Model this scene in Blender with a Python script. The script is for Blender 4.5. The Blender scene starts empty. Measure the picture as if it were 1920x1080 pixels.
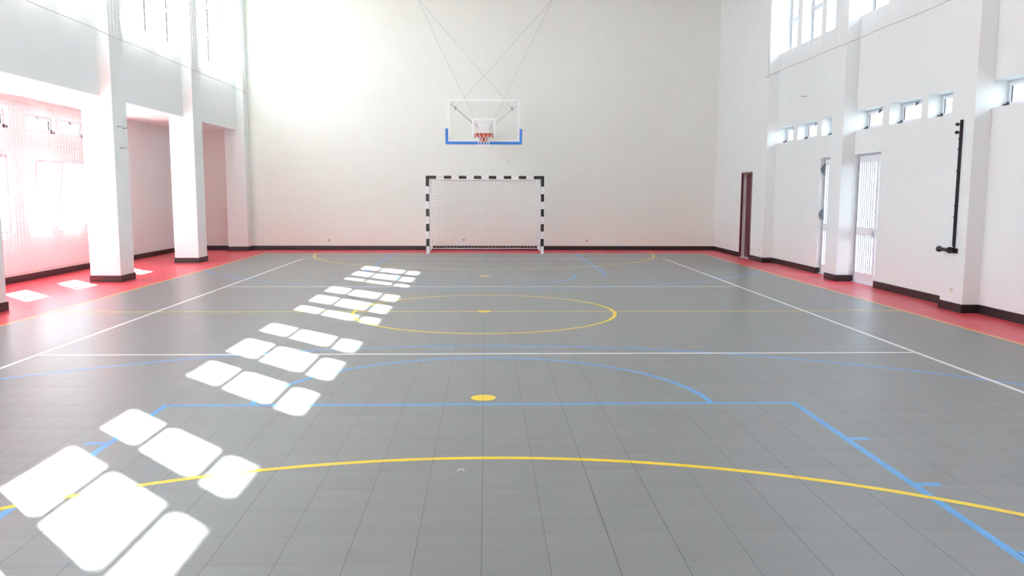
import bpy, bmesh, math, random
from mathutils import Vector, Matrix
random.seed(7)
C = bpy.context.scene.collection
sc = bpy.context.scene
PI = math.pi

# ------------------------------------------------------------------ materials
def nmat(name):
    m = bpy.data.materials.new(name); m.use_nodes = True
    nt = m.node_tree; nt.nodes.clear()
    out = nt.nodes.new('ShaderNodeOutputMaterial')
    return m, nt, out
def N(nt, typ, **kw):
    n = nt.nodes.new(typ)
    for k, v in kw.items():
        if k == 'inp':
            for a, b in v.items(): n.inputs[a].default_value = b
        else: setattr(n, k, v)
    return n
def pbr(name, col, rough=0.5, metal=0.0, noise=0.0, nscale=8.0, bump=0.0, bscale=60.0, spec=0.5):
    m, nt, out = nmat(name)
    b = N(nt, 'ShaderNodeBsdfPrincipled')
    b.inputs['Base Color'].default_value = (*col, 1)
    b.inputs['Roughness'].default_value = rough
    b.inputs['Metallic'].default_value = metal
    b.inputs['Specular IOR Level'].default_value = spec
    tc = N(nt, 'ShaderNodeTexCoord')
    if noise:
        n = N(nt, 'ShaderNodeTexNoise', inp={'Scale': nscale, 'Detail': 5.0})
        nt.links.new(tc.outputs['Object'], n.inputs['Vector'])
        mp = N(nt, 'ShaderNodeMapRange', inp={'From Min': 0.3, 'From Max': 0.7, 'To Min': 1 - noise, 'To Max': 1 + noise * .5})
        nt.links.new(n.outputs['Fac'], mp.inputs['Value'])
        vm = N(nt, 'ShaderNodeVectorMath', operation='SCALE'); vm.inputs[0].default_value = col
        nt.links.new(mp.outputs['Result'], vm.inputs['Scale'])
        nt.links.new(vm.outputs['Vector'], b.inputs['Base Color'])
    if bump:
        n2 = N(nt, 'ShaderNodeTexNoise', inp={'Scale': bscale, 'Detail': 4.0})
        nt.links.new(tc.outputs['Object'], n2.inputs['Vector'])
        bp = N(nt, 'ShaderNodeBump', inp={'Strength': bump, 'Distance': 0.01})
        nt.links.new(n2.outputs['Fac'], bp.inputs['Height'])
        nt.links.new(bp.outputs['Normal'], b.inputs['Normal'])
    nt.links.new(b.outputs['BSDF'], out.inputs['Surface'])
    return m

TILE = 0.305; TOFF_Y = -7.14
def tile_mat(name, col, rough, seam=0.55, split=None):
    """modular sports tile: thin dark seams lengthways, fainter across, tone change per tile"""
    m, nt, out = nmat(name); L = nt.links.new
    b = N(nt, 'ShaderNodeBsdfPrincipled')
    g = N(nt, 'ShaderNodeNewGeometry')
    sp = N(nt, 'ShaderNodeSeparateXYZ'); L(g.outputs['Position'], sp.inputs[0])
    def math_(op, a, bb=None, c=None):
        n = N(nt, 'ShaderNodeMath', operation=op)
        for i, v in enumerate((a, bb, c)):
            if v is None: continue
            if isinstance(v, (int, float)): n.inputs[i].default_value = v
            else: L(v, n.inputs[i])
        return n.outputs[0]
    u = math_('DIVIDE', sp.outputs['X'], TILE)
    v = math_('DIVIDE', math_('SUBTRACT', sp.outputs['Y'], TOFF_Y), TILE)
    fu = math_('ABSOLUTE', math_('SUBTRACT', math_('FRACT', u), 0.5))   # .5 at the seam
    fv = math_('ABSOLUTE', math_('SUBTRACT', math_('FRACT', v), 0.5))
    su = math_('GREATER_THAN', fu, 0.5 - 0.0050)
    sv = math_('GREATER_THAN', fv, 0.5 - 0.0038)
    # a random darkness for every seam line
    cu = N(nt, 'ShaderNodeTexWhiteNoise', noise_dimensions='1D'); L(math_('ROUND', u), cu.inputs['W'])
    cv = N(nt, 'ShaderNodeTexWhiteNoise', noise_dimensions='2D')
    cb = N(nt, 'ShaderNodeCombineXYZ'); L(math_('ROUND', v), cb.inputs[0]); L(math_('FLOOR', u), cb.inputs[1]); L(cb.outputs[0], cv.inputs['Vector'])
    du = math_('MULTIPLY', su, math_('MULTIPLY_ADD', cu.outputs['Value'], 0.35, seam))
    dv = math_('MULTIPLY', sv, math_('MULTIPLY_ADD', cv.outputs['Value'], 0.35, seam * 0.30))
    dark = math_('MAXIMUM', du, dv)
    # tile tone
    cell = N(nt, 'ShaderNodeCombineXYZ'); L(math_('FLOOR', u), cell.inputs[0]); L(math_('FLOOR', v), cell.inputs[1])
    wn = N(nt, 'ShaderNodeTexWhiteNoise', noise_dimensions='3D'); L(cell.outputs[0], wn.inputs['Vector'])
    ns = N(nt, 'ShaderNodeTexNoise', inp={'Scale': 1.0, 'Detail': 4.0, 'Roughness': 0.6})
    mp = N(nt, 'ShaderNodeMapping'); mp.inputs['Scale'].default_value = (2.2, 9.0, 1)
    L(g.outputs['Position'], mp.inputs['Vector']); L(mp.outputs[0], ns.inputs['Vector'])
    fine = N(nt, 'ShaderNodeTexNoise', inp={'Scale': 160.0, 'Detail': 2.0}); L(g.outputs['Position'], fine.inputs['Vector'])
    tone = math_('MULTIPLY_ADD', wn.outputs['Value'], 0.05, 0.975)
    tone = math_('MULTIPLY', tone, math_('MULTIPLY_ADD', ns.outputs['Fac'], 0.22, 0.89))
    tone = math_('MULTIPLY', tone, math_('MULTIPLY_ADD', fine.outputs['Fac'], 0.10, 0.95))
    tone = math_('MULTIPLY', tone, math_('SUBTRACT', 1.0, dark))
    sc_ = N(nt, 'ShaderNodeVectorMath', operation='SCALE'); L(tone, sc_.inputs['Scale'])
    if split:
        inx = math_('LESS_THAN', math_('ABSOLUTE', sp.outputs['X']), 5.93)
        iny = math_('LESS_THAN', math_('ABSOLUTE', sp.outputs['Y']), 10.92)
        ins = math_('MULTIPLY', inx, iny)
        mx = N(nt, 'ShaderNodeMix', data_type='RGBA'); L(ins, mx.inputs[0])
        mx.inputs[6].default_value = (*split, 1); mx.inputs[7].default_value = (*col, 1)
        L(mx.outputs[2], sc_.inputs[0])
    else: sc_.inputs[0].default_value = col
    L(sc_.outputs['Vector'], b.inputs['Base Color'])
    b.inputs['Specular IOR Level'].default_value = 0.42
    rr = math_('MULTIPLY_ADD', ns.outputs['Fac'], 0.06, rough - 0.03); L(rr, b.inputs['Roughness'])
    # slightly dished tiles break reflections up in rows
    h = math_('ADD', math_('MULTIPLY', math_('POWER', math_('MULTIPLY', fv, 2.0), 2.5), -0.0042),
              math_('MULTIPLY', math_('POWER', math_('MULTIPLY', fu, 2.0), 10.0), -0.0008))
    bp = N(nt, 'ShaderNodeBump', inp={'Strength': 0.35, 'Distance': 1.0}); L(h, bp.inputs['Height'])
    L(bp.outputs['Normal'], b.inputs['Normal'])
    L(b.outputs['BSDF'], out.inputs['Surface'])
    return m
def glass_mat(name, tint=(1, 1, 1)):
    m, nt, out = nmat(name); L = nt.links.new
    t = N(nt, 'ShaderNodeBsdfTransparent'); t.inputs[0].default_value = (*tint, 1)
    gl = N(nt, 'ShaderNodeBsdfGlossy', inp={'Roughness': 0.02})
    lw = N(nt, 'ShaderNodeLayerWeight', inp={'Blend': 0.5})
    pw = N(nt, 'ShaderNodeMath', operation='POWER'); L(lw.outputs['Facing'], pw.inputs[0]); pw.inputs[1].default_value = 5.0
    fr = N(nt, 'ShaderNodeMath', operation='MULTIPLY_ADD'); L(pw.outputs[0], fr.inputs[0]); fr.inputs[1].default_value = 0.9; fr.inputs[2].default_value = 0.04
    mx = N(nt, 'ShaderNodeMixShader'); L(fr.outputs[0], mx.inputs[0]); L(t.outputs[0], mx.inputs[1]); L(gl.outputs[0], mx.inputs[2])
    L(mx.outputs[0], out.inputs['Surface'])
    return m

FLOOR_GREY = (0.235, 0.252, 0.250)
M = dict(
    wall=pbr('white_wall_paint', (0.795, 0.832, 0.825), 0.75, noise=0.015, nscale=3, bump=0.12, bscale=90, spec=0.3),
    wallb=pbr('cream_white_wall_paint', (0.80, 0.825, 0.775), 0.75, noise=0.015, nscale=3, bump=0.12, bscale=90, spec=0.3),
    ceil=pbr('ceiling_paint', (0.60, 0.615, 0.59), 0.9, noise=0.02, spec=0.2),
    base=pbr('dark_brown_skirting', (0.022, 0.015, 0.017), 0.38, noise=0.1, nscale=20),
    floor=tile_mat('sports_tile_floor', FLOOR_GREY, 0.33, split=(0.74, 0.060, 0.090)),
    lw=tile_mat('white_line_paint', (0.86, 0.88, 0.88), 0.33, seam=0.25),
    ly=tile_mat('yellow_line_paint', (0.92, 0.68, 0.018), 0.33, seam=0.3),
    lb=tile_mat('blue_line_paint', (0.10, 0.39, 0.78), 0.33, seam=0.3),
    lo=tile_mat('orange_line_paint', (0.90, 0.50, 0.14), 0.33, seam=0.3),
    alu=pbr('pale_aluminium', (0.62, 0.65, 0.70), 0.38, metal=0.25, noise=0.03, nscale=14),
    aluw=pbr('white_aluminium', (0.78, 0.80, 0.84), 0.35, noise=0.02),
    gasket=pbr('black_gasket', (0.02, 0.02, 0.025), 0.6),
    glass=glass_mat('window_glass', (0.97, 0.985, 1.0)),
    bglass=glass_mat('backboard_glass', (0.99, 0.995, 0.992)),
    steel=pbr('dark_hardware', (0.10, 0.10, 0.11), 0.4, metal=0.7),
    red=pbr('dark_red_door_paint', (0.115, 0.010, 0.022), 0.25, noise=0.06, nscale=6),
    white=pbr('gloss_white_paint', (0.86, 0.86, 0.86), 0.35, noise=0.01),
    black=pbr('black_stripe', (0.016, 0.012, 0.011), 0.4, noise=0.05),
    net=pbr('white_net_cord', (0.88, 0.87, 0.86), 0.8),
    rope=pbr('grey_rope', (0.60, 0.58, 0.55), 0.8, noise=0.1, nscale=80),
    blue=pbr('blue_padding', (0.045, 0.22, 0.66), 0.45, noise=0.04, nscale=15),
    orange=pbr('orange_rim_steel', (0.62, 0.085, 0.028), 0.35, noise=0.04),
    cable=pbr('thin_steel_cable', (0.30, 0.30, 0.33), 0.4, metal=0.6),
    bsteel=pbr('matt_black_steel', (0.022, 0.024, 0.032), 0.42, metal=0.2, noise=0.1, nscale=30),
    cream=pbr('cream_socket_plastic', (0.70, 0.66, 0.52), 0.4),
    ext=pbr('outside_render', (0.75, 0.75, 0.74), 0.9, noise=0.03),
    roof=pbr('grey_roof_sheet', (0.28, 0.28, 0.27), 0.8, noise=0.08),
    ground=pbr('outside_paving', (0.13, 0.13, 0.128), 0.9, noise=0.08, nscale=0.6),
    leaf=pbr('tree_leaf', (0.16, 0.26, 0.10), 0.7, noise=0.3, nscale=2),
    bark=pbr('tree_bark', (0.16, 0.12, 0.09), 0.9, noise=0.3, nscale=6, bump=0.4),
    brown=pbr('brown_rust', (0.34, 0.24, 0.16), 0.8),
)

# ------------------------------------------------------------------ mesh builder
class MB:
    def __init__(s): s.v = []; s.f = []; s.mi = []; s.cur = 0; s.smooth = False; s.sm = []
    def face(s, idx): s.f.append(tuple(idx)); s.mi.append(s.cur); s.sm.append(s.smooth)
    def box(s, x0, x1, y0, y1, z0, z1, bev=0.0):
        if x0 > x1: x0, x1 = x1, x0
        if y0 > y1: y0, y1 = y1, y0
        if z0 > z1: z0, z1 = z1, z0
        n = len(s.v)
        if bev <= 0:
            s.v += [(x, y, z) for z in (z0, z1) for y in (y0, y1) for x in (x0, x1)]
            for q in ((0, 2, 3, 1), (4, 5, 7, 6), (0, 1, 5, 4), (2, 6, 7, 3), (0, 4, 6, 2), (1, 3, 7, 5)):
                s.face([n + i for i in q])
            return s
        b = min(bev, (x1-x0)*.45, (y1-y0)*.45, (z1-z0)*.45)
        bm = bmesh.new(); bmesh.ops.create_cube(bm, size=1)
        for v in bm.verts: v.co = Vector(((x0+x1)/2 + v.co.x*(x1-x0), (y0+y1)/2 + v.co.y*(y1-y0), (z0+z1)/2 + v.co.z*(z1-z0)))
        bmesh.ops.bevel(bm, geom=list(bm.edges), offset=b, segments=2, affect='EDGES', profile=0.5)
        s.add_bm(bm); bm.free(); return s
    def add_bm(s, bm):
        n = len(s.v); bm.verts.ensure_lookup_table(); bm.verts.index_update()
        s.v += [tuple(v.co) for v in bm.verts]
        for f in bm.faces: s.face([n + v.index for v in f.verts])
    def tube(s, pts, r, seg=8, closed=False, cap=True, r2=None):
        pts = [Vector(p) for p in pts]; n = len(pts); rings = []
        prev = None
        for i, p in enumerate(pts):
            if closed: t = (pts[(i+1) % n] - pts[i-1])
            elif i == 0: t = pts[1] - p
            elif i == n-1: t = p - pts[i-1]
            else: t = pts[i+1] - pts[i-1]
            t.normalize()
            if prev is None:
                a = Vector((0, 0, 1)) if abs(t.z) < 0.9 else Vector((1, 0, 0))
                u = t.cross(a).normalized()
            else:
                u = (prev - t * prev.dot(t)).normalized()
            prev = u; w = t.cross(u)
            rr = r if r2 is None else r + (r2 - r) * i / (n-1)
            base = len(s.v)
            for k in range(seg):
                a = 2*PI*k/seg; s.v.append(tuple(p + (u*math.cos(a) + w*math.sin(a))*rr))
            rings.append(base)
        old = s.smooth; s.smooth = seg > 4
        for i in range(n if closed else n-1):
            a, b = rings[i], rings[(i+1) % n]
            for k in range(seg):
                k2 = (k+1) % seg; s.face([a+k, a+k2, b+k2, b+k])
        s.smooth = old
        if cap and not closed:
            s.face([rings[0]+k for k in range(seg)][::-1]); s.face([rings[-1]+k for k in range(seg)])
        return s
    def lathe(s, prof, c=(0, 0, 0), axis='z', seg=20):
        """prof: list of (radius, height)"""
        base = len(s.v); old = s.smooth; s.smooth = True
        for r, h in prof:
            for k in range(seg):
                a = 2*PI*k/seg; x, y = r*math.cos(a), r*math.sin(a)
                p = (x, y, h) if axis == 'z' else ((h, x, y) if axis == 'x' else (x, h, y))
                s.v.append((c[0]+p[0], c[1]+p[1], c[2]+p[2]))
        for i in range(len(prof)-1):
            for k in range(seg):
                k2 = (k+1) % seg; a = base+i*seg; b = a+seg; s.face([a+k, a+k2, b+k2, b+k])
        s.smooth = False
        s.face([base+k for k in range(seg)][::-1]); e = base+(len(prof)-1)*seg; s.face([e+k for k in range(seg)])
        s.smooth = old
        return s
    def build(s, name, mats, parent=None, loc=(0, 0, 0)):
        me = bpy.data.meshes.new(name); me.from_pydata(s.v, [], s.f)
        mats = mats if isinstance(mats, (list, tuple)) else [mats]
        for m in mats: me.materials.append(m)
        me.polygons.foreach_set('material_index', s.mi); me.polygons.foreach_set('use_smooth', s.sm)
        bm = bmesh.new(); bm.from_mesh(me); bmesh.ops.recalc_face_normals(bm, faces=bm.faces); bm.to_mesh(me); bm.free()
        me.update()
        o = bpy.data.objects.new(name, me); C.objects.link(o); o.location = loc
        if parent: o.parent = parent
        return o

def tag(o, label=None, cat=None, group=None, kind=None):
    if label: o['label'] = label
    if cat: o['category'] = cat
    if group: o['group'] = group
    if kind: o['kind'] = kind
    return o
def thing(name, loc, label, cat, group=None, rz=0):
    o = bpy.data.objects.new(name, None); C.objects.link(o); o.location = loc; o.rotation_euler.z = rz
    o.empty_display_size = 0.1
    return tag(o, label, cat, group)
def sroot(name, loc):
    o = bpy.data.objects.new(name, None); C.objects.link(o); o.location = loc; o['kind'] = 'structure'; return o
def struct(name, mb, m, loc=(0, 0, 0)): return tag(mb.build(name, m, None, loc), kind='structure')

def slab_holes(mb, x0, x1, yr, zr, holes):
    """slab with its broad faces at x0 and x1, spanning yr x zr, with rectangular holes (y0,y1,z0,z1)"""
    ys = sorted({yr[0], yr[1], *[h[0] for h in holes], *[h[1] for h in holes]})
    zs = sorted({zr[0], zr[1], *[h[2] for h in holes], *[h[3] for h in holes]})
    ys = [y for y in ys if yr[0] <= y <= yr[1]]; zs = [z for z in zs if zr[0] <= z <= zr[1]]
    def solid(i, j):
        if i < 0 or j < 0 or i >= len(ys)-1 or j >= len(zs)-1: return False
        cy, cz = (ys[i]+ys[i+1])/2, (zs[j]+zs[j+1])/2
        return not any(h[0] < cy < h[1] and h[2] < cz < h[3] for h in holes)
    vid = {}
    def V(x, i, j):
        k = (x, i, j)
        if k not in vid: vid[k] = len(mb.v); mb.v.append((x, ys[i], zs[j]))
        return vid[k]
    for i in range(len(ys)-1):
        for j in range(len(zs)-1):
            if not solid(i, j): continue
            for x in (x0, x1): mb.face([V(x, i, j), V(x, i+1, j), V(x, i+1, j+1), V(x, i, j+1)])
            for (a, b, ni, nj) in (((i, j), (i, j+1), i-1, j), ((i+1, j), (i+1, j+1), i+1, j),
                                   ((i, j), (i+1, j), i, j-1), ((i, j+1), (i+1, j+1), i, j+1)):
                if not solid(ni, nj): mb.face([V(x0, *a), V(x1, *a), V(x1, *b), V(x0, *b)])
    return mb

# ------------------------------------------------------------------ dimensions (metres; court centre is the origin, +Y to the far wall)
YB = 12.15; YF = -12.6; ZC = 7.6
XP = 6.61            # face of the pillars on both sides
XR = 6.85; XRO = 7.25; XRF = 7.09; XD = 6.955     # right bay wall, its outer face, its window plane
XLF = -6.83; XLO = -7.17; XLG = -7.10 # left upper wall
XA = -8.45; XAO = -8.80; XAG = -8.55  # outer wall of the left aisle
ZS = 3.32            # soffit of the left aisle
BH = 0.12            # skirting height

# ------------------------------------------------------------------ floor and court lines
mb = MB(); mb.box(-8.8, 7.25, YF-0.2, YB+0.3, -0.25, 0.0)
floor = struct('floor', mb, M['floor'])

def strip(mb, pts, w, z, closed=False):
    pts = [Vector((p[0], p[1])) for p in pts]; n = len(pts); base = len(mb.v)
    for i, p in enumerate(pts):
        if closed: t = pts[(i+1) % n] - pts[i-1]
        elif i == 0: t = pts[1]-p
        elif i == n-1: t = p-pts[i-1]
        else: t = pts[i+1]-pts[i-1]
        t.normalize(); nn = Vector((-t.y, t.x))*w/2
        mb.v += [(p.x+nn.x, p.y+nn.y, z), (p.x-nn.x, p.y-nn.y, z)]
    for i in range(n if closed else n-1):
        a = base+2*i; b = base+2*((i+1) % n); mb.face([a, a+1, b+1, b])
def arc(cx, cy, r, a0, a1, n=64): return [(cx+r*math.cos(a0+(a1-a0)*i/n), cy+r*math.sin(a0+(a1-a0)*i/n)) for i in range(n+1)]
def disc(mb, cx, cy, r, z, n=32):
    b = len(mb.v); mb.v += [(cx+r*math.cos(2*PI*i/n), cy+r*math.sin(2*PI*i/n), z) for i in range(n)]; mb.face(range(b, b+n))
W = 0.05
w = MB()
for s in (-1, 1):
    strip(w, [(s*4.5, -9.0), (s*4.5, 9.0)], W, .0013)
    strip(w, [(-4.52, s*9.0), (4.52, s*9.0)], W*.7, .0013); strip(w, [(-4.5, s*3.0), (4.5, s*3.0)], W, .0013)
    for q in (-1, 1): strip(w, [(q*4.5, s*9.12), (q*4.5, s*9.25)], W, .0013)
w.build('volleyball_marking', M['lw'], floor)['label'] = 'white volleyball court lines'
b_ = MB()
for s in (-1, 1):
    for q in (-1, 1):
        strip(b_, [(q*2.45, s*5.0), (q*2.45, s*10.85)], W, .0006)
        for yy in (5.95, 6.82, 7.72, 8.55): strip(b_, [(q*2.47, s*yy), (q*2.61, s*yy)], W, .0006)
    strip(b_, [(-2.475, s*5.0), (2.475, s*5.0)], W, .0007)
    strip(b_, arc(0, s*5.0, 1.8, (PI if s > 0 else 0), (2*PI if s > 0 else PI)), W, .0008)
    a = math.acos(5.86/6.75)
    strip(b_, arc(0, s*9.3, 6.75, (PI+a if s > 0 else a), (2*PI-a if s > 0 else PI-a), 96), W, .0009)
b_.build('basketball_marking', M['lb'], floor)['label'] = 'blue basketball key and three point lines'
y_ = MB()
strip(y_, [(-5.88, 0), (5.88, 0)], W*.8, .0011)
strip(y_, arc(0, 0, 1.8, 0, 2*PI, 96)[:-1], W, .0012, True); disc(y_, 0, 0, .10, .0016)
for s in (-1, 1):
    strip(y_, arc(0, s*10.8, 4.5, (PI if s > 0 else 0), (2*PI if s > 0 else PI), 128), W, .0010)
    disc(y_, 0, s*4.8, .10, .0016)
y_.build('futsal_marking', M['ly'], floor)['label'] = 'yellow centre circle, goal arcs and spots'
o_ = MB()
for s in (-1, 1): strip(o_, [(s*5.92, -10.9), (s*5.92, 10.9)], W, .0018)
o_.build('sideline_marking', M['lo'], floor)['label'] = 'orange lines where grey tiles meet red'
j_ = MB()
for (x, y) in ((6.42, 0.33), (6.46, 4.50), (6.55, 2.75), (-6.45, .36), (-6.45, 4.42), (-6.45, 8.45), (-7.25, 7.80)):
    strip(j_, [(x-.09, y), (x+.09, y)], .012, .0012)
j_.build('joint_gap', M['gasket'], floor)['label'] = 'short dark cuts in the red tiles'

# ------------------------------------------------------------------ window and door openings
# left side, upper row (openings low edge y, width)
LU = []
for a in ((10.66, 11.75), (9.42, 10.54), (8.38, 9.30), (6.72, 7.80), (5.50, 6.60), (4.33, 5.38), (2.80, 3.75), (1.55, 2.66), (0.30, 1.42), (-1.22, -.38), (-2.40, -1.30), (-3.60, -2.52)): LU.append(a)
for a in (-5.22, -6.45, -7.60, -9.22, -10.45, -11.6): LU.append((a, a+1.07))
LU = [(a+.008 if round(a, 2) in (8.38, 4.33) else a, b-.008 if round(b, 2) in (11.75, 7.80, 3.75, -.38) else b) for a, b in LU]
ZU0, ZU1 = 4.83, 6.69
# left side, aisle windows
LA = [(6.76, 7.78), (5.53, 6.58), (4.31, 5.36)] + [(a, a+1.04) for a in (2.72, 1.50, .28, -1.32, -2.54, -3.76, -5.36, -6.58, -7.80, -9.4, -10.62, -11.84)]
# right side
RS = [(6.98, 7.98), (5.68, 6.72), (4.37, 5.44), (2.86, 3.87), (1.60, 2.62), (0.27, 1.40), (-1.22, -0.21), (-2.48, -1.45), (-3.78, -2.70)]
RS += [(a-4.05*k, b-4.05*k) for k in (1, 2) for a, b in ((-1.22, -0.21), (-2.48, -1.45), (-3.78, -2.70))]
RD = [(4.37, 5.40), (2.85, 3.87)]
DZ = 2.36

# ------------------------------------------------------------------ walls
mb = MB(); mb.box(-8.8, 7.25, YB, YB+.3, 0, ZS+.15); mb.box(XLO, 7.25, YB, YB+.3, ZS+.15, ZC+.2); struct('wall_back', mb, M['wallb'])
mb = MB(); mb.box(-8.8, 7.25, YF-.3, YF, 0, ZC+.2); struct('wall_front', mb, M['wall'])
mb = MB(); mb.box(XLO, 7.25, YF, YB, ZC, ZC+.2); struct('ceiling', mb, M['ceil'])
mb = MB()
slab_holes(mb, XR, XRO, (YF, 7.98), (0, ZC), [(a, b, 2.80, 3.16) for a, b in RS] + [(a, b, 4.85, ZU1) for a, b in RS] + [(a, b, 0, DZ) for a, b in RD])
# thick far section with the red door
RY0, RY1 = 8.93, 9.78
slab_holes(mb, XP, XRO, (7.98, YB), (0, ZC), [(RY0, RY1, 0, 2.17)])
struct('wall_right', mb, M['wall'])
mb = MB()
slab_holes(mb, XLO, XLF, (YF, YB), (ZS, ZC), [(a, b, ZU0, ZU1) for a, b in LU])
struct('wall_left', mb, M['wall'])
mb = MB()
slab_holes(mb, XAO, XA, (YF, YB), (0, ZS), [(a, b, 2.75, 3.07) for a, b in LA] + [(a, b, .89, 2.28) for a, b in LA])
struct('wall_aisle', mb, M['wall'])
mb = MB(); mb.box(XAO, XLO, YF, YB, ZS, ZS+.15); struct('ceiling_aisle', mb, M['wall'])
mb = MB(); mb.box(XAO-.05, XLO-.002, YF, YB+.3, ZS+.15, ZS+.27); struct('trim_1', mb, M['roof'])

# ------------------------------------------------------------------ pillars
tn = [1]
def pillar(x0, x1, y0, y1, label, group, sides, ztop=ZC):
    if label is None:
        tn[0] += 1; r = sroot('trim_%d' % tn[0], ((x0+x1)/2, (y0+y1)/2, 0))
    else: r = thing('pillar', ((x0+x1)/2, (y0+y1)/2, 0), label, 'pillar', group)
    cx, cy = (x0+x1)/2, (y0+y1)/2
    hx, hy = (x1-x0)/2, (y1-y0)/2
    mb = MB(); mb.box(-hx, hx, -hy, hy, 0, ztop, bev=0.006); mb.build('shaft', M['wall'], r)
    t = .014; mb = MB()
    if 'y-' in sides: mb.box(-hx-(t if 'x-' in sides else 0), hx+(t if 'x+' in sides else 0), -hy-t, -hy, 0, BH)
    if 'y+' in sides: mb.box(-hx-(t if 'x-' in sides else 0), hx+(t if 'x+' in sides else 0), hy, hy+t, 0, BH)
    if 'x+' in sides: mb.box(hx, hx+t, -hy, hy, 0, BH)
    if 'x-' in sides: mb.box(-hx-t, -hx, -hy, hy, 0, BH)
    mb.build('skirting', M['base'], r)['label'] = 'dark brown skirting round the pillar foot'
    return r
GL = 'free-standing pillars along the left aisle'; GR = 'piers along the right wall'
lp = [(11.75, 12.15, 'white pillar at left end of the far wall, against it'),
      (7.80, 8.38, 'narrower white pillar on red floor, between the broad pillar with hooks and the far wall'),
      (3.75, 4.33, 'broad white pillar on red floor beside the netted windows, with small hooks on its side'),
      (-0.38, 0.19, 'white pillar cut off by the left edge of the photo, nearest on the left'),
      (-4.38, -3.80, None),
      (-8.40, -7.82, None)]
for y0, y1, lab in lp:
    pillar(-7.155, -XP, y0, y1, lab, GL, ('y-', 'x+', 'x-') + (('y+',) if y1 < 12 else ()))
rp = [(3.87, 4.37, 'white wall pier between the two glazed barred doors'),
      (-0.23, 0.33, 'white wall pier carrying the tall black steel rail'),
      (-4.28, -3.78, None),
      (-8.33, -7.83, None)]
for y0, y1, lab in rp:
    # the pier reaches back to the window plane, so its flank is also the reveal
    pillar(XP, XR, y0, y1, lab, GR, ('y-', 'x-', 'y+'))

# ------------------------------------------------------------------ skirtings
def base_run(mb, x0, y0, x1, y1, nx, ny, t=.014):
    """skirting along a segment, standing out by t in direction (nx, ny)"""
    xs = sorted((x0, x1)); ys = sorted((y0, y1))
    if nx: xs = sorted((x0, x0+nx*t))
    if ny: ys = sorted((y0, y0+ny*t))
    mb.box(xs[0], xs[1], ys[0], ys[1], 0, BH)
mb = MB(); base_run(mb, -XP, YB, XP, YB, 0, -1); base_run(mb, XA, YB, -7.18, YB, 0, -1)
struct('baseboard_back', mb, M['base'])
mb = MB()
base_run(mb, XP, RY1, XP, YB-.014, -1, 0); base_run(mb, XP, 7.98, XP, RY0, -1, 0)
base_run(mb, XP-.014, 7.98, XR, 7.98, 0, -1)
base_run(mb, XR, 5.40, XR, 7.966, -1, 0)
base_run(mb, XR-.014, 5.40, XD-.03, 5.40, 0, -1)
base_run(mb, XR, 3.87, XD-.03, 3.87, 0, -1)
base_run(mb, XR, .284, XR, 2.85, -1, 0)
for a, b in ((-3.766, -.244), (-7.816, -4.294), (YF, -8.344)): base_run(mb, XR, a, XR, b, -1, 0)
struct('baseboard_right', mb, M['base'])
mb = MB(); base_run(mb, XA, YF, XA, YB-.014, 1, 0); struct('baseboard_left', mb, M['base'])

# ------------------------------------------------------------------ windows
wn = [0]
def ring(mb, x0, x1, y0, y1, z0, z1, t, b=.004):
    mb.box(x0, x1, y0, y1, z0, z0+t, b); mb.box(x0, x1, y0, y1, z1-t, z1, b)
    mb.box(x0, x1, y0, y0+t, z0+t, z1-t, b); mb.box(x0, x1, y1-t, y1, z0+t, z1-t, b)
def window(xg, side, y0, y1, z0, z1, transoms=(), t=.05, small=False, tall=False, tilt=0.0, detail=True):
    """side=+1: room lies towards -x (right wall); side=-1: room towards +x"""
    wn[0] += 1
    cy = (y0+y1)/2; r = sroot('window_%d' % wn[0], (xg, cy, z0))
    h = z1-z0; hw = (y1-y0)/2; inn = -side          # inn = x direction into the room
    mb = MB(); ring(mb, -.03, .03, -hw, hw, 0, h, t)
    for tz, th in transoms: mb.box(-.026, .026, -hw+t, hw-t, tz-z0-th/2, tz-z0+th/2, .004)
    mb.build('window_frame', M['alu'], r)
    lv = [0+t] + [tz-z0 for tz, th in transoms] + [h-t]
    if tall:
        # one full-height sash, bottom hung, with a middle rail
        s0 = bpy.data.objects.new('sash', None)
        mb = MB(); st = .045
        ring(mb, -.02, .02, -hw+t, hw-t, t-.01, h-t, st); mb.box(-.018, .018, -hw+t+st, hw-t-st, h*.51-.02, h*.51+.02, .004)
        s = mb.build('sash', M['aluw'], r); s.location = (inn*.03, 0, 0)
        if tilt: s.rotation_euler.y = inn*tilt; s.location = (inn*.05, 0, 0.0)
        g = MB(); g.box(-.003, .003, -hw+t+st, hw-t-st, t-.01+st, h-t-st); g.build('pane', M['glass'], s)
    else:
        st = .035 if not small else .045
        mb = MB(); g = MB(); k = MB()
        for a, b in zip(lv[:-1], lv[1:]):
            a2 = a if a == lv[0] else a+.03; b2 = b if b == lv[-1] else b-.03
            if small: a2 -= .005
            if small or not transoms: ring(mb, inn*.012-.018, inn*.012+.018, -hw+t-.005, hw-t+.005, a2, b2, st)
            g.box(-.003, .003, -hw+t, hw-t, a2, b2)
            yk = hw-t-st if (small or not transoms) else hw-t
            k.box(inn*.008-.006, inn*.008+.018*inn, yk-.008, yk, a2+(st if small else 0), b2-(st if small else 0))
        if small or not transoms: mb.build('sash', M['aluw'], r)
        g.build('pane', M['glass'], r); k.build('gasket', M['gasket'], r)
    if small and detail:
        hd = MB()
        hd.box(inn*.03, inn*.10, hw-.035, hw-.015, .005, .05, .004); hd.box(inn*.03, inn*.055, hw-.05, hw-.015, .0, .075, .006)
        hd.build('stay', M['steel'], r)
        l = MB(); l.box(inn*.03, inn*.055, -.03, .03, h-.055, h-.03, .005); l.box(inn*.045, inn*.065, -.008, .008, h-.095, h-.04, .004)
        l.build('latch', M['steel'], r)
    return r
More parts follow.
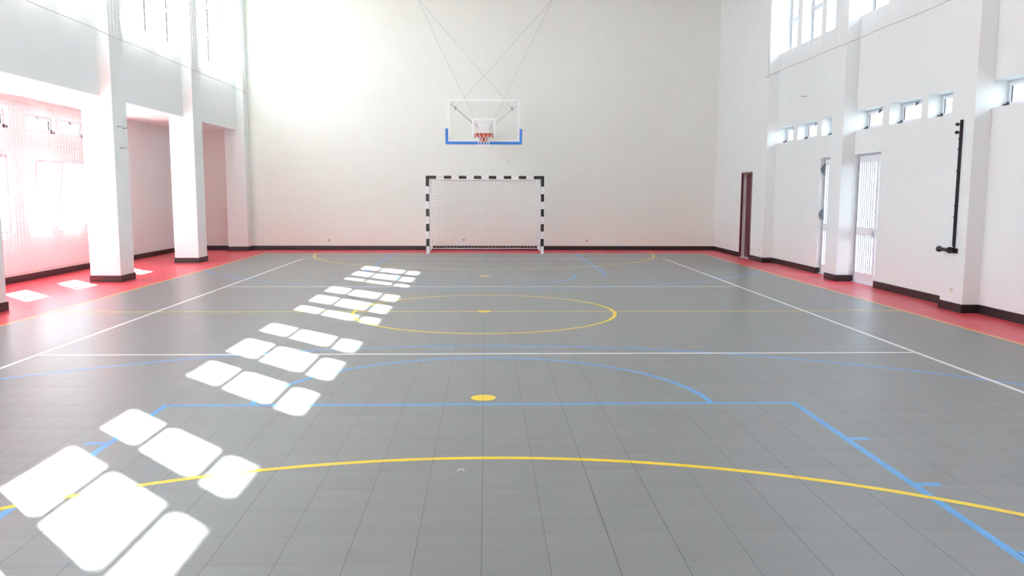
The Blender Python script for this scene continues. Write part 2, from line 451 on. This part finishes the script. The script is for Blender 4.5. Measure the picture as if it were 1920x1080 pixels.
for a, b in LU: window(XLG, -1, a, b, ZU0, ZU1, ((5.63, .085), (6.31, .10)), t=.045)
for i, (a, b) in enumerate(LA):
    window(XAG, -1, a, b, .89, 2.28, tall=True, t=.04, tilt=(.13 if i in (2, 5) else 0))
    window(XAG, -1, a, b, 2.75, 3.07, small=True, t=.03, detail=i < 7)
for i, (a, b) in enumerate(RS):
    window(XRF, 1, a, b, 2.80, 3.16, small=True, t=.03, detail=i < 8)
    window(XRF, 1, a, b, 4.85, ZU1, ((5.58, .10), (6.30, .07)), t=.045)

# ------------------------------------------------------------------ doors
def glazed_door(idx, y0, y1, far_leaf, pulls):
    """white aluminium double leaf door with upright bars; far_leaf is the width of the leaf further away"""
    r = sroot('door_%d' % idx, (XD, y0, 0)); wd = y1-y0
    mb = MB(); mb.box(-.03, .04, 0, .03, 0, DZ, .003); mb.box(-.03, .04, wd-.03, wd, 0, DZ, .003); mb.box(-.03, .04, .03, wd-.03, DZ-.035, DZ, .003)
    mb.build('door_frame', M['alu'], r)
    gk = MB(); gk.box(-.026, -.018, wd-.036, wd-.029, .015, DZ-.04); gk.build('gasket', M['gasket'], r)
    mb = MB(); mb.box(-.06, .06, .0, wd, 0, .012, .003); mb.build('threshold', M['aluw'], r)
    cut = wd-.03-far_leaf
    for a, b in ((cut+.004, wd-.034), (.034, cut-.004)):
        lf = MB(); x0, x1 = -.022, .022
        lf.box(x0, x1, a, a+.045, .015, DZ-.04, .004); lf.box(x0, x1, b-.045, b, .015, DZ-.04, .004)
        lf.box(x0, x1, a+.045, b-.045, .015, .20, .004); lf.box(x0, x1, a+.045, b-.045, .88, 1.03, .004); lf.box(x0, x1, a+.045, b-.045, DZ-.15, DZ-.04, .004)
        leaf = lf.build('door_leaf', M['aluw'], r)
        n = max(3, int(round((b-a-.09)/.083))); bars = MB()
        for k in range(1, n):
            yy = a+.045+(b-a-.09)*k/n
            bars.box(-.018, -.006, yy-.018, yy+.018, .20, .88); bars.box(-.018, -.006, yy-.018, yy+.018, 1.03, DZ-.15)
        bars.build('bar', M['alu'], leaf)['label'] = 'upright pale grey bars across the glazing'
        g = MB(); g.box(-.003, .003, a+.045, b-.045, .20, .88); g.box(-.003, .003, a+.045, b-.045, 1.03, DZ-.15); g.build('pane', M['glass'], leaf)
    hg = MB()
    for z in (.22, 1.2, 2.15): hg.tube([(-.045, wd-.036, z-.05), (-.045, wd-.036, z+.05)], .011, 8)
    hg.build('hinge', M['alu'], r)
    lk = MB(); lk.box(-.055, -.022, cut+.01, cut+.04, .86, .98, .006); lk.tube([(-.06, cut+.025, .93), (-.075, cut+.025, .93), (-.075, cut+.13, .93)], .008, 8)
    lk.build('door_handle', M['alu'], r)
    if pulls:
        for z in (2.13, 1.22):
            p = MB(); pts = [(-.03-.075*math.sin(PI*i/12), wd-.05, z-.12+.24*i/12) for i in range(13)]
            b0 = len(p.v)
            for (x, y, zz) in pts: p.v += [(x, y-.012, zz), (x, y+.012, zz), (-.03, y-.012, zz), (-.03, y+.012, zz)]
            for i in range(12):
                q = b0+4*i; p.face([q, q+1, q+5, q+4]); p.face([q, q+4, q+6, q+2]); p.face([q+1, q+3, q+7, q+5])
            o = p.build('bumper', M['steel'], r); o['label'] = 'rounded grey bumper on the door edge'
    return r
glazed_door(1, 4.37, 5.40, .74, True)
glazed_door(2, 2.85, 3.87, .74, False)
# red door
r = sroot('door_3', (XP, RY0, 0)); wd = RY1-RY0
mb = MB(); mb.box(-.012, .10, 0, .045, 0, 2.17, .004); mb.box(-.012, .03, wd-.05, wd, 0, 2.17, .004); mb.box(-.012, .10, .045, wd-.05, 2.125, 2.17, .004)
mb.build('door_frame', M['red'], r)
mb = MB(); mb.box(.03, .12, wd-.03, wd, 0, 2.125); mb.build('reveal', M['wall'], r)['label'] = 'white strip of wall inside the frame'
mb = MB(); mb.box(.12, .16, .03, wd-.01, .012, 2.13, .004)
mb.box(.108, .12, .13, .72, .25, .95, .006); mb.box(.108, .12, .13, .72, 1.10, 2.0, .006)
leaf = mb.build('door_leaf', M['red'], r)
mb = MB(); mb.lathe([(.024, 0), (.024, -.008), (.010, -.01), (.010, -.05)], (.12, .66, 1.04), 'x', 14); mb.tube([(.075, .66, 1.04), (.075, .56, 1.035)], .009, 8)
mb.build('door_handle', M['steel'], leaf)
mb = MB(); mb.box(.0, .16, .045, wd-.05, 0, .012, .003); mb.build('threshold', M['aluw'], r)
mb = MB(); mb.box(.17, .60, -.1, wd+.1, 0, 2.3); mb.build('door_backing', M['wall'], r)

# ------------------------------------------------------------------ handball goal
GY = 10.78
g = thing('handball_goal', (0, GY, 0), 'handball goal with black and white striped frame and white net, on the far goal line', 'goal')
def striped(mb, p0, p1, segs):
    """segs: list of (length, colour index) along a square bar between p0 and p1"""
    p0, p1 = Vector(p0), Vector(p1); d = (p1-p0); L = d.length; d /= L; a = 0
    for ln, ci in segs:
        q0 = p0+d*a; q1 = p0+d*min(L, a+ln); a += ln; mb.cur = ci
        ex = [0.04 if abs(c) < .5 else 0 for c in d]
        mb.box(q0.x-ex[0], q1.x+ex[0], q0.y-ex[1], q1.y+ex[1], q0.z-ex[2], q1.z+ex[2])
seg_v = [(.20, 0), (.20, 1)]*4 + [(.20, 0), (.28, 1)]
for s in (-1, 1):
    mb = MB(); striped(mb, (s*1.54, 0, 0), (s*1.54, 0, 2.08), seg_v)
    mb.build('post', [M['white'], M['black']], g)['label'] = 'striped %s post' % ('left' if s < 0 else 'right')
mb = MB(); striped(mb, (-1.50, 0, 2.04), (1.50, 0, 2.04), [(.20, 1)] + [(.20, 0), (.20, 1)]*7)
cb = mb.build('crossbar', [M['white'], M['black']], g); cb['label'] = 'striped crossbar'
mb = MB()
mb.box(-1.27, -1.11, -.0415, -.0402, 2.032, 2.047)
mb.build('sticker', pbr('blue_grey_print', (.30, .36, .48), .5, noise=.5, nscale=90), cb)['label'] = 'small blue-grey printed strip'
# net support
mb = MB()
for s in (-1, 1):
    mb.tube([(s*1.50, .05, 2.02), (s*1.49, .62, 2.0), (s*1.49, .80, 1.92), (s*1.49, 1.08, .16), (s*1.49, 1.08, .06)], .013, 8)
    mb.tube([(s*1.50, .05, .06), (s*1.49, 1.08, .06)], .013, 8)
    mb.tube([(s*1.485, .055, .05), (s*1.485, .055, 2.0)], .007, 6)
mb.tube([(-1.49, 1.08, .06), (1.49, 1.08, .06)], .014, 8)
mb.build('net_bracket', M['alu'], g)
mb = MB(); NR = .0034
def surf(u, v):   # u 0..1 across, v: path down the back
    path = [(.05, 1.99), (.60, 1.97), (.80, 1.86), (1.03, .30), (1.05, .08)]
    ls = [math.dist(path[i], path[i+1]) for i in range(4)]; T = sum(ls)*v
    for i, l in enumerate(ls):
        if T <= l or i == 3:
            f = min(1, T/l); break
        T -= l
    y = path[i][0]+(path[i+1][0]-path[i][0])*f; z = path[i][1]+(path[i+1][1]-path[i][1])*f
    sag = math.sin(PI*u)
    return Vector((-1.48+2.96*u, y-.07*sag*math.sin(PI*v), z-.03*sag*(1-v)+.006*math.sin(31*u+9*v)))
nu, nv = 30, 26
for i in range(nu+1): mb.tube([surf(i/nu, j/nv) for j in range(nv+1)], NR, 3, cap=False)
for j in range(nv+1): mb.tube([surf(i/15, j/nv) for i in range(16)], NR, 3, cap=False)
for s in (-1, 1):    # side nets
    for j in range(0, 20):
        z = .08+.1*j; dep = 1.05-.25*max(0, (z-.08))/1.8
        mb.tube([(s*1.495, .05, z), (s*1.48, dep*.5, z-.02), (s*1.49, dep, z)], NR, 3, cap=False)
    for i in range(1, 11):
        y = .05+.1*i; zt = 2.0 if y < .6 else max(.1, 1.98-(y-.6)*.5 if y < .8 else 1.88-(y-.8)*6.6)
        mb.tube([(s*1.49, y, .07), (s*1.485, y, zt)], NR, 3, cap=False)
net = mb.build('net', M['net'], g); net['label'] = 'white square-mesh goal net'

# ------------------------------------------------------------------ basketball backboard
BY = 9.40; BX = -0.03
bb = thing('basketball_hoop', (BX, YB, 3.37), 'glass basketball backboard with blue padding and orange hoop, on the far wall above the goal', 'basketball hoop')
oy = BY-YB; oz = 2.885-3.37     # board bottom in local z
mb = MB(); mb.box(-.90, .90, oy, oy+.012, oz, oz+1.05, .002); board = mb.build('backboard', M['bglass'], bb); board['label'] = 'clear glass board'
mb = MB(); f = .052; y0, y1 = oy-.004, oy-.0005
def rect(mb, xa, xb, za, zb, t):
    mb.box(xa, xb, y0, y1, za, za+t); mb.box(xa, xb, y0, y1, zb-t, zb); mb.box(xa, xa+t, y0, y1, za+t, zb-t); mb.box(xb-t, xb, y0, y1, za+t, zb-t)
rect(mb, -.90, .90, oz, oz+1.05, f); rect(mb, -.295, .295, oz+.14, oz+.59, f)
mb.build('board_marking', M['white'], board)['label'] = 'white border and target square'
mb = MB()
ring_y = (oy+.014, oy+.05)
mb.box(-.89, .89, *ring_y, oz+1.01, oz+1.04, .004); mb.box(-.89, .89, *ring_y, oz+.01, oz+.04, .004)
for s in (-1, 1):
    mb.box(s*.86, s*.89, *ring_y, oz+.04, oz+1.01, .004)
    for zz, q in ((oz+.04, 1), (oz+1.01, -1)):
        mb.tube([(s*.87, oy+.03, zz+q*.12), (s*.75, oy+.03, zz)], .012, 6)
mb.build('board_frame', M['white'], bb)
mb = MB(); pr = .028     # blue padding along the bottom and up the corners
mb.box(-.950, .950, oy-.03, oy+.05, oz-.055, oz+.015, .018)
for s in (-1, 1): mb.box(s*.890, s*.955, oy-.03, oy+.05, oz-.02, oz+.33, .014)
mb.build('padding', M['blue'], bb)
# hoop
hz = 3.05-3.37; hr = .225; hy = oy-.15-hr
mb = MB(); mb.tube([(hr*math.cos(2*PI*i/40), hy+hr*math.sin(2*PI*i/40), hz) for i in range(40)], .013, 8, closed=True)
rim = mb.build('rim', M['orange'], bb)
mb = MB()
mb.box(-.075, .075, oy-.035, oy-.005, hz-.17, hz+.03, .006)
b0 = len(mb.v); mb.v += [(-.20, oy-.03, hz+.012), (.20, oy-.03, hz+.012), (.10, hy+hr*.9, hz+.010), (-.10, hy+hr*.9, hz+.010),
                          (-.20, oy-.03, hz-.035), (.20, oy-.03, hz-.035), (.10, hy+hr*.9, hz-.010), (-.10, hy+hr*.9, hz-.010)]
for q in ((0, 1, 2, 3), (4, 5, 6, 7), (0, 1, 5, 4), (1, 2, 6, 5), (2, 3, 7, 6), (3, 0, 4, 7)): mb.face([b0+i for i in q])
mb.box(-.235, .235, hy+hr-.01, hy+hr+.02, hz-.060, hz+.012, .004)
for s in (-1, 1): mb.tube([(s*.05, oy-.03, hz-.15), (s*.12, hy+hr*.75, hz-.01)], .008, 6)
mb.build('rim_bracket', M['orange'], bb)
mb = MB(); nn = 12
def npnt(k, lvl):   # net: 5 levels narrowing downwards
    r_ = (.222, .175, .135, .115, .108)[lvl]; a = 2*PI*(k+(.5 if lvl % 2 else 0))/nn
    return (r_*math.cos(a), hy+r_*math.sin(a), hz-.012-.105*lvl)
for k in range(nn):
    for lvl in range(4):
        for d in ((0, -1) if lvl % 2 == 0 else (0, 1)):
            mb.tube([npnt(k, lvl), npnt(k+d, lvl+1)], .0042, 4, cap=False)
    mb.tube([(hr*math.cos(2*PI*k/nn), hy+hr*math.sin(2*PI*k/nn), hz+.012), (hr*math.cos(2*PI*k/nn), hy+hr*math.sin(2*PI*k/nn), hz-.02)], .006, 5)
mb.build('hoop_net', M['net'], bb)['label'] = 'short white string net'
# wall bracket and arms (local: wall at y=0)
mb = MB(); mb.box(-.16, .16, -.03, 0, -.22, .20, .006); mb.box(-.13, .13, -.09, -.03, -.14, .12, .01)
mb.box(-.16, -.10, -.12, 0, -.20, -.06, .008); mb.box(.10, .16, -.12, 0, -.20, -.06, .008)
mb.build('wall_bracket', M['white'], bb)
for s in (-1, 1):
    mb = MB(); mb.tube([(s*.10, -.06, .02), (s*.84, oy+.06, oz+.95)], .019, 10)
    mb.build('strut', M['white'], bb)['label'] = 'slanting white %s strut' % ('left' if s < 0 else 'right')
    mb = MB(); mb.tube([(s*.11, -.08, -.16), (s*.10, oy+.07, -.24)], .022, 10); mb.build('arm', M['white'], bb)
mb = MB(); mb.box(-.14, .14, oy+.013, oy+.075, oz+.04, oz+.36, .008); mb.build('mounting_plate', M['white'], bb)
cl = {}
for s in (-1, 1):
    t = .84; p = Vector((s*.10, -.06, .02)).lerp(Vector((s*.84, oy+.06, oz+.95)), t); cl[s] = p
    mb = MB(); mb.box(p.x-.028, p.x+.028, p.y-.03, p.y+.03, p.z-.02, p.z+.02, .005); mb.box(p.x-.008, p.x+.008, p.y-.008, p.y+.008, p.z-.05, p.z+.05)
    mb.build('clamp', M['steel'], bb)
ZT = 6.98-3.37
for s in (-1, 1):
    mb = MB(); mb.box(s*1.89-BX-.05, s*1.89-BX+.05, -.06, 0, ZT-.04, ZT+.05, .008); mb.lathe([(.02, -.06), (.02, -.09), (.008, -.10)], (s*1.89-BX, 0, ZT), 'y', 10)
    mb.build('cable_anchor', M['aluw'], bb)
    for tgt in (cl[-s], Vector((s*.13, -.13, .02))):
        mb = MB(); mb.tube([(s*1.89-BX, -.08, ZT), tuple(tgt)], .0030, 5); mb.build('cable', M['cable'], bb)

# ------------------------------------------------------------------ protective nets
def flat_net(name, x, ya, yb, za, zb, step, r, label, bow=0.0, rope=.007, top_rope=True, sag=0.0, cat='net', edge=('b',)):
    root = thing(name, (x, (ya+yb)/2, za), label, cat)
    hy = (yb-ya)/2; h = zb-za
    mb = MB(); n = int((yb-ya)/step); m = int(h/step)
    def top(y): return h - sag*math.sin(PI*((y+hy) % 4.05)/4.05)**2
    for i in range(n+1):
        y = -hy+i*(2*hy)/n; ph = .012*math.sin(i*.37)
        mb.tube([(0, y, 0), (ph, y+.008*math.sin(i*1.7), h*.5), (0, y, top(y))], r, 3, cap=False)
    k = max(6, int((yb-ya)/1.35))
    for j in range(1, m+1):
        z = j*h/m
        mb.tube([(0, -hy+2*hy*q/k, z*(top(-hy+2*hy*q/k)/h)) for q in range(k+1)], r, 3, cap=False)
    mb.build('mesh', M['net'], root)
    mb = MB()
    mb.tube([(0, -hy+2*hy*q/48, .006*math.sin(q*1.3)) for q in range(49)], rope, 6)
    if top_rope: mb.tube([(0, -hy+2*hy*q/72, top(-hy+2*hy*q/72)) for q in range(73)], rope, 6)
    for s in (-1, 1): mb.tube([(0, s*hy, 0), (0, s*hy, top(s*hy))], rope, 6)
    mb.build('edge_rope', M['rope'], root)
    return root
flat_net('safety_net', -6.56, YF+.1, 11.70, 4.36, ZC-.02, .12, .0022, 'white protective net hanging in front of the upper windows on the left')
flat_net('safety_net', 6.56, YF+.1, 7.92, 4.35, ZC-.02, .12, .0018, 'white protective net hanging in front of the upper windows on the right')
flat_net('safety_net', -8.36, YF+.1, 8.15, .17, 3.24, .105, .0028, 'white protective net over the aisle windows behind the left pillars', sag=.07)
# hooks holding the upper nets
def hook(x, y, z, label, dx, dy=.0, ln=.10):
    t = thing('net_hook', (x, y, z), label, 'hook', 'small wall hooks')
    d = Vector((dx, dy, 0)).normalized()
    p = MB(); p.lathe([(.014, 0), (.014, .006)], (0, 0, 0), 'x', 10) if abs(dx) > .5 else p.box(-.012, .012, 0, .006, -.012, .012)
    p.build('plate', M['steel'], t)
    p = MB(); a = d*ln; p.tube([(0, 0, 0), tuple(a), tuple(a+Vector((0, 0, .02)))], .0045, 6); p.build('shank', M['steel'], t)
    return t
hook(-6.61, 7.95-3.80, 2.785, 'small dark hook on the broad left pillar, upper pair, far one', 1, .2, .07)
hook(-6.61, 3.95, 2.80, 'small dark hook on the broad left pillar, upper pair, near one', 1, .2, .07)
hook(-6.61, 4.02, 2.42, 'small dark hook on the broad left pillar, lower one', 1, .3, .10)
hook(6.85, 6.30, 3.70, 'small dark hook on the right wall above the far small windows', -1, .9, .12)
hook(6.61, 8.02, 4.33, 'small dark hook at the far lower corner of the right net', -1, 0, .06)
hook(-6.61, 11.80, 4.33, 'small dark hook at the far lower corner of the left net', 1, 0, .06)

# ------------------------------------------------------------------ black rail on the pier
rl = thing('post_rail', (XP, .03, .86), 'tall black steel rail with rollers and a spool at its foot, on the right pier', 'rail')
mb = MB(); mb.box(-.020, 0, -.016, .016, 0, 1.80, .003); mb.box(-.030, -.020, -.020, -.010, .05, 1.80); mb.box(-.030, -.020, .010, .020, .05, 1.80)
mb.build('track', M['bsteel'], rl)
for z in (1.74, 1.63):
    mb = MB(); mb.tube([(-.028, 0, z), (-.055, 0, z)], .008, 8); mb.lathe([(.010, -.02), (.022, -.017), (.024, 0), (.022, .017), (.010, .02)], (-.060, .03, z), 'y', 16)
    mb.tube([(-.060, -.005, z), (-.060, .03, z)], .007, 8)
    mb.build('roller', M['bsteel'], rl)
for z in (1.54, 1.40, 1.10, .62, .46):
    mb = MB(); mb.lathe([(.008, -.018), (.010, -.040), (.005, -.044)], (0, .012, z), 'x', 10); mb.build('bolt', M['bsteel'], rl)
mb = MB(); mb.box(-.02, 0, -.09, .12, -.045, .025, .006); mb.box(-.08, -.02, -.025, .025, -.035, .035, .008); mb.build('foot_bracket', M['bsteel'], rl)
mb = MB(); mb.tube([(-.10, .0, 0), (-.10, .0, 0)], .01, 3) if False else None
mb.lathe([(.018, -.06), (.040, -.06), (.045, -.05), (.045, -.03), (.026, -.02), (.026, .19), (.036, .20), (.044, .215), (.044, .235), (.034, .25), (.01, .252)], (-.095, 0, 0), 'y', 20)
mb.build('spool', M['bsteel'], rl)

# ------------------------------------------------------------------ sockets and small marks
def socket(x, y, z, face, label):
    t = thing('wall_socket', (x, y, z), label, 'socket', 'wall sockets')
    mb = MB(); pl = MB()
    if face == 'y':
        pl.box(-.038, .038, -.010, 0, -.038, .038, .004); mb.lathe([(.024, -.006), (.026, -.020), (.020, -.024)], (0, 0, 0), 'y', 14)
    else:
        pl.box(-.010, 0, -.038, .038, -.038, .038, .004); mb.lathe([(.024, -.006), (.026, -.020), (.020, -.024)], (0, 0, 0), 'x', 14)
    pl.build('plate', M['wall'] if face == 'y' else M['white'], t); mb.build('cover', M['cream'] if face == 'x' else M['brown'], t)
socket(-4.44, YB, .28, 'y', 'small wall socket low on the far wall left of the goal')
socket(-.61, YB, .29, 'y', 'small wall socket low on the far wall seen through the goal net')
socket(2.92, YB, .28, 'y', 'small wall socket low on the far wall right of the goal')
socket(XP, 10.75, .29, 'x', 'small wall socket on the right wall beyond the dark red door')
socket(XP, 8.22, .29, 'x', 'small wall socket on the right wall nearer than the dark red door')
socket(XP, .03, .30, 'x', 'cream wall socket low on the pier below the black rail')
for x, z, lab in ((-.99, 2.47, 'tiny dark screw in the far wall above the goal, left one'), (.63, 2.50, 'tiny dark screw in the far wall above the goal, right one'), (1.13, 3.38, 'tiny dark screw in the far wall right of the backboard')):
    t = MB(); t.lathe([(.010, 0), (.012, -.006), (.006, -.012)], (0, 0, 0), 'y', 8); tag(t.build('wall_screw', M['steel'], None, (x, YB, z)), lab, 'screw', 'screws in the far wall')
mb = MB(); mb.tube([(-.022+.044*i/8, .018*math.sin(PI*i/8), .003+.006*math.sin(PI*i/8)) for i in range(9)], .0028, 5)
tag(mb.build('plastic_scrap', M['net'], None, (-.128, -6.545, 0)), 'tiny curled white scrap lying on the grey tiles before the yellow arc', 'scrap')

# ------------------------------------------------------------------ outside
mb = MB(); mb.box(-70, 70, -70, 70, -.45, -.26); tag(mb.build('ground', M['ground']), kind='structure')
tr = thing('tree', (20.4, 15.2, -.26), 'leafy green tree outside, seen through the small window at the right edge', 'tree')
mb = MB(); mb.tube([(0, 0, 0), (.08, .05, 1.5), (-.05, .1, 3.0), (.1, 0, 4.6)], .20, 10, r2=.07)
for a in range(5): mb.tube([(0, .1, 2.6), (1.1*math.cos(a*1.26), 1.1*math.sin(a*1.26), 4.4)], .06, 6, r2=.02)
mb.build('trunk', M['bark'], tr)
mb = MB()
for i in range(5200):
    d = Vector((random.gauss(0, 1), random.gauss(0, 1), random.gauss(0, 1))).normalized(); rr = random.random()**.45
    c = Vector((d.x*2.2*rr, d.y*2.2*rr, 5.0+d.z*1.9*rr)); u = Vector((random.gauss(0, 1), random.gauss(0, 1), random.gauss(0, 1))).normalized()
    v = u.orthogonal().normalized(); s = random.uniform(.07, .13); b0 = len(mb.v)
    mb.v += [tuple(c-u*s), tuple(c+v*s*.5), tuple(c+u*s), tuple(c-v*s*.5)]; mb.face([b0, b0+1, b0+2, b0+3])
mb.build('foliage', M['leaf'], tr)

# ------------------------------------------------------------------ light
w = bpy.data.worlds.new('sky'); sc.world = w; w.use_nodes = True
bg = w.node_tree.nodes['Background']; bg.inputs[0].default_value = (0.77, 0.905, 1.0, 1); bg.inputs[1].default_value = 5.6
sun = bpy.data.lights.new('sun', 'SUN'); sun.energy = 75; sun.angle = math.radians(.55); sun.color = (1.0, .985, .92)
so = bpy.data.objects.new('sun', sun); C.objects.link(so)
so.rotation_euler = Vector((1, -1.045, -1.155)).to_track_quat('-Z', 'Y').to_euler(); so.location = (-20, 25, 25)

# ------------------------------------------------------------------ camera
cam = bpy.data.cameras.new('camera'); co = bpy.data.objects.new('camera', cam); C.objects.link(co); sc.camera = co
px, py, pz, yaw, pit, rol, foc = 0.0211, -11.2281, 1.6438, 0.03216, -0.1166, 0.00317, 1529.87
cy, sy, cp, sp_ = math.cos(yaw), math.sin(yaw), math.cos(pit), math.sin(pit)
fw = Vector((sy*cp, cy*cp, sp_)); rt = Vector((cy, -sy, 0)); up = rt.cross(fw)
r2 = rt*math.cos(rol)+up*math.sin(rol); u2 = -rt*math.sin(rol)+up*math.cos(rol)
mat = Matrix((r2, u2, -fw)).transposed().to_4x4(); mat.translation = (px, py, pz); co.matrix_world = mat
cam.sensor_width = 36; cam.lens = foc/1920*36; cam.clip_start = .05; cam.clip_end = 300

vs = sc.view_settings; sc.display_settings.display_device = 'sRGB'
vs.view_transform = 'Standard'; vs.look = 'None'; vs.gamma = 1; vs.use_curve_mapping = False; vs.exposure = 0.93
cy_ = sc.cycles; cy_.max_bounces = 14; cy_.diffuse_bounces = 10; cy_.glossy_bounces = 4; cy_.transparent_max_bounces = 24
cy_.caustics_reflective = False; cy_.caustics_refractive = False; cy_.sample_clamp_indirect = 12; cy_.use_denoising = True
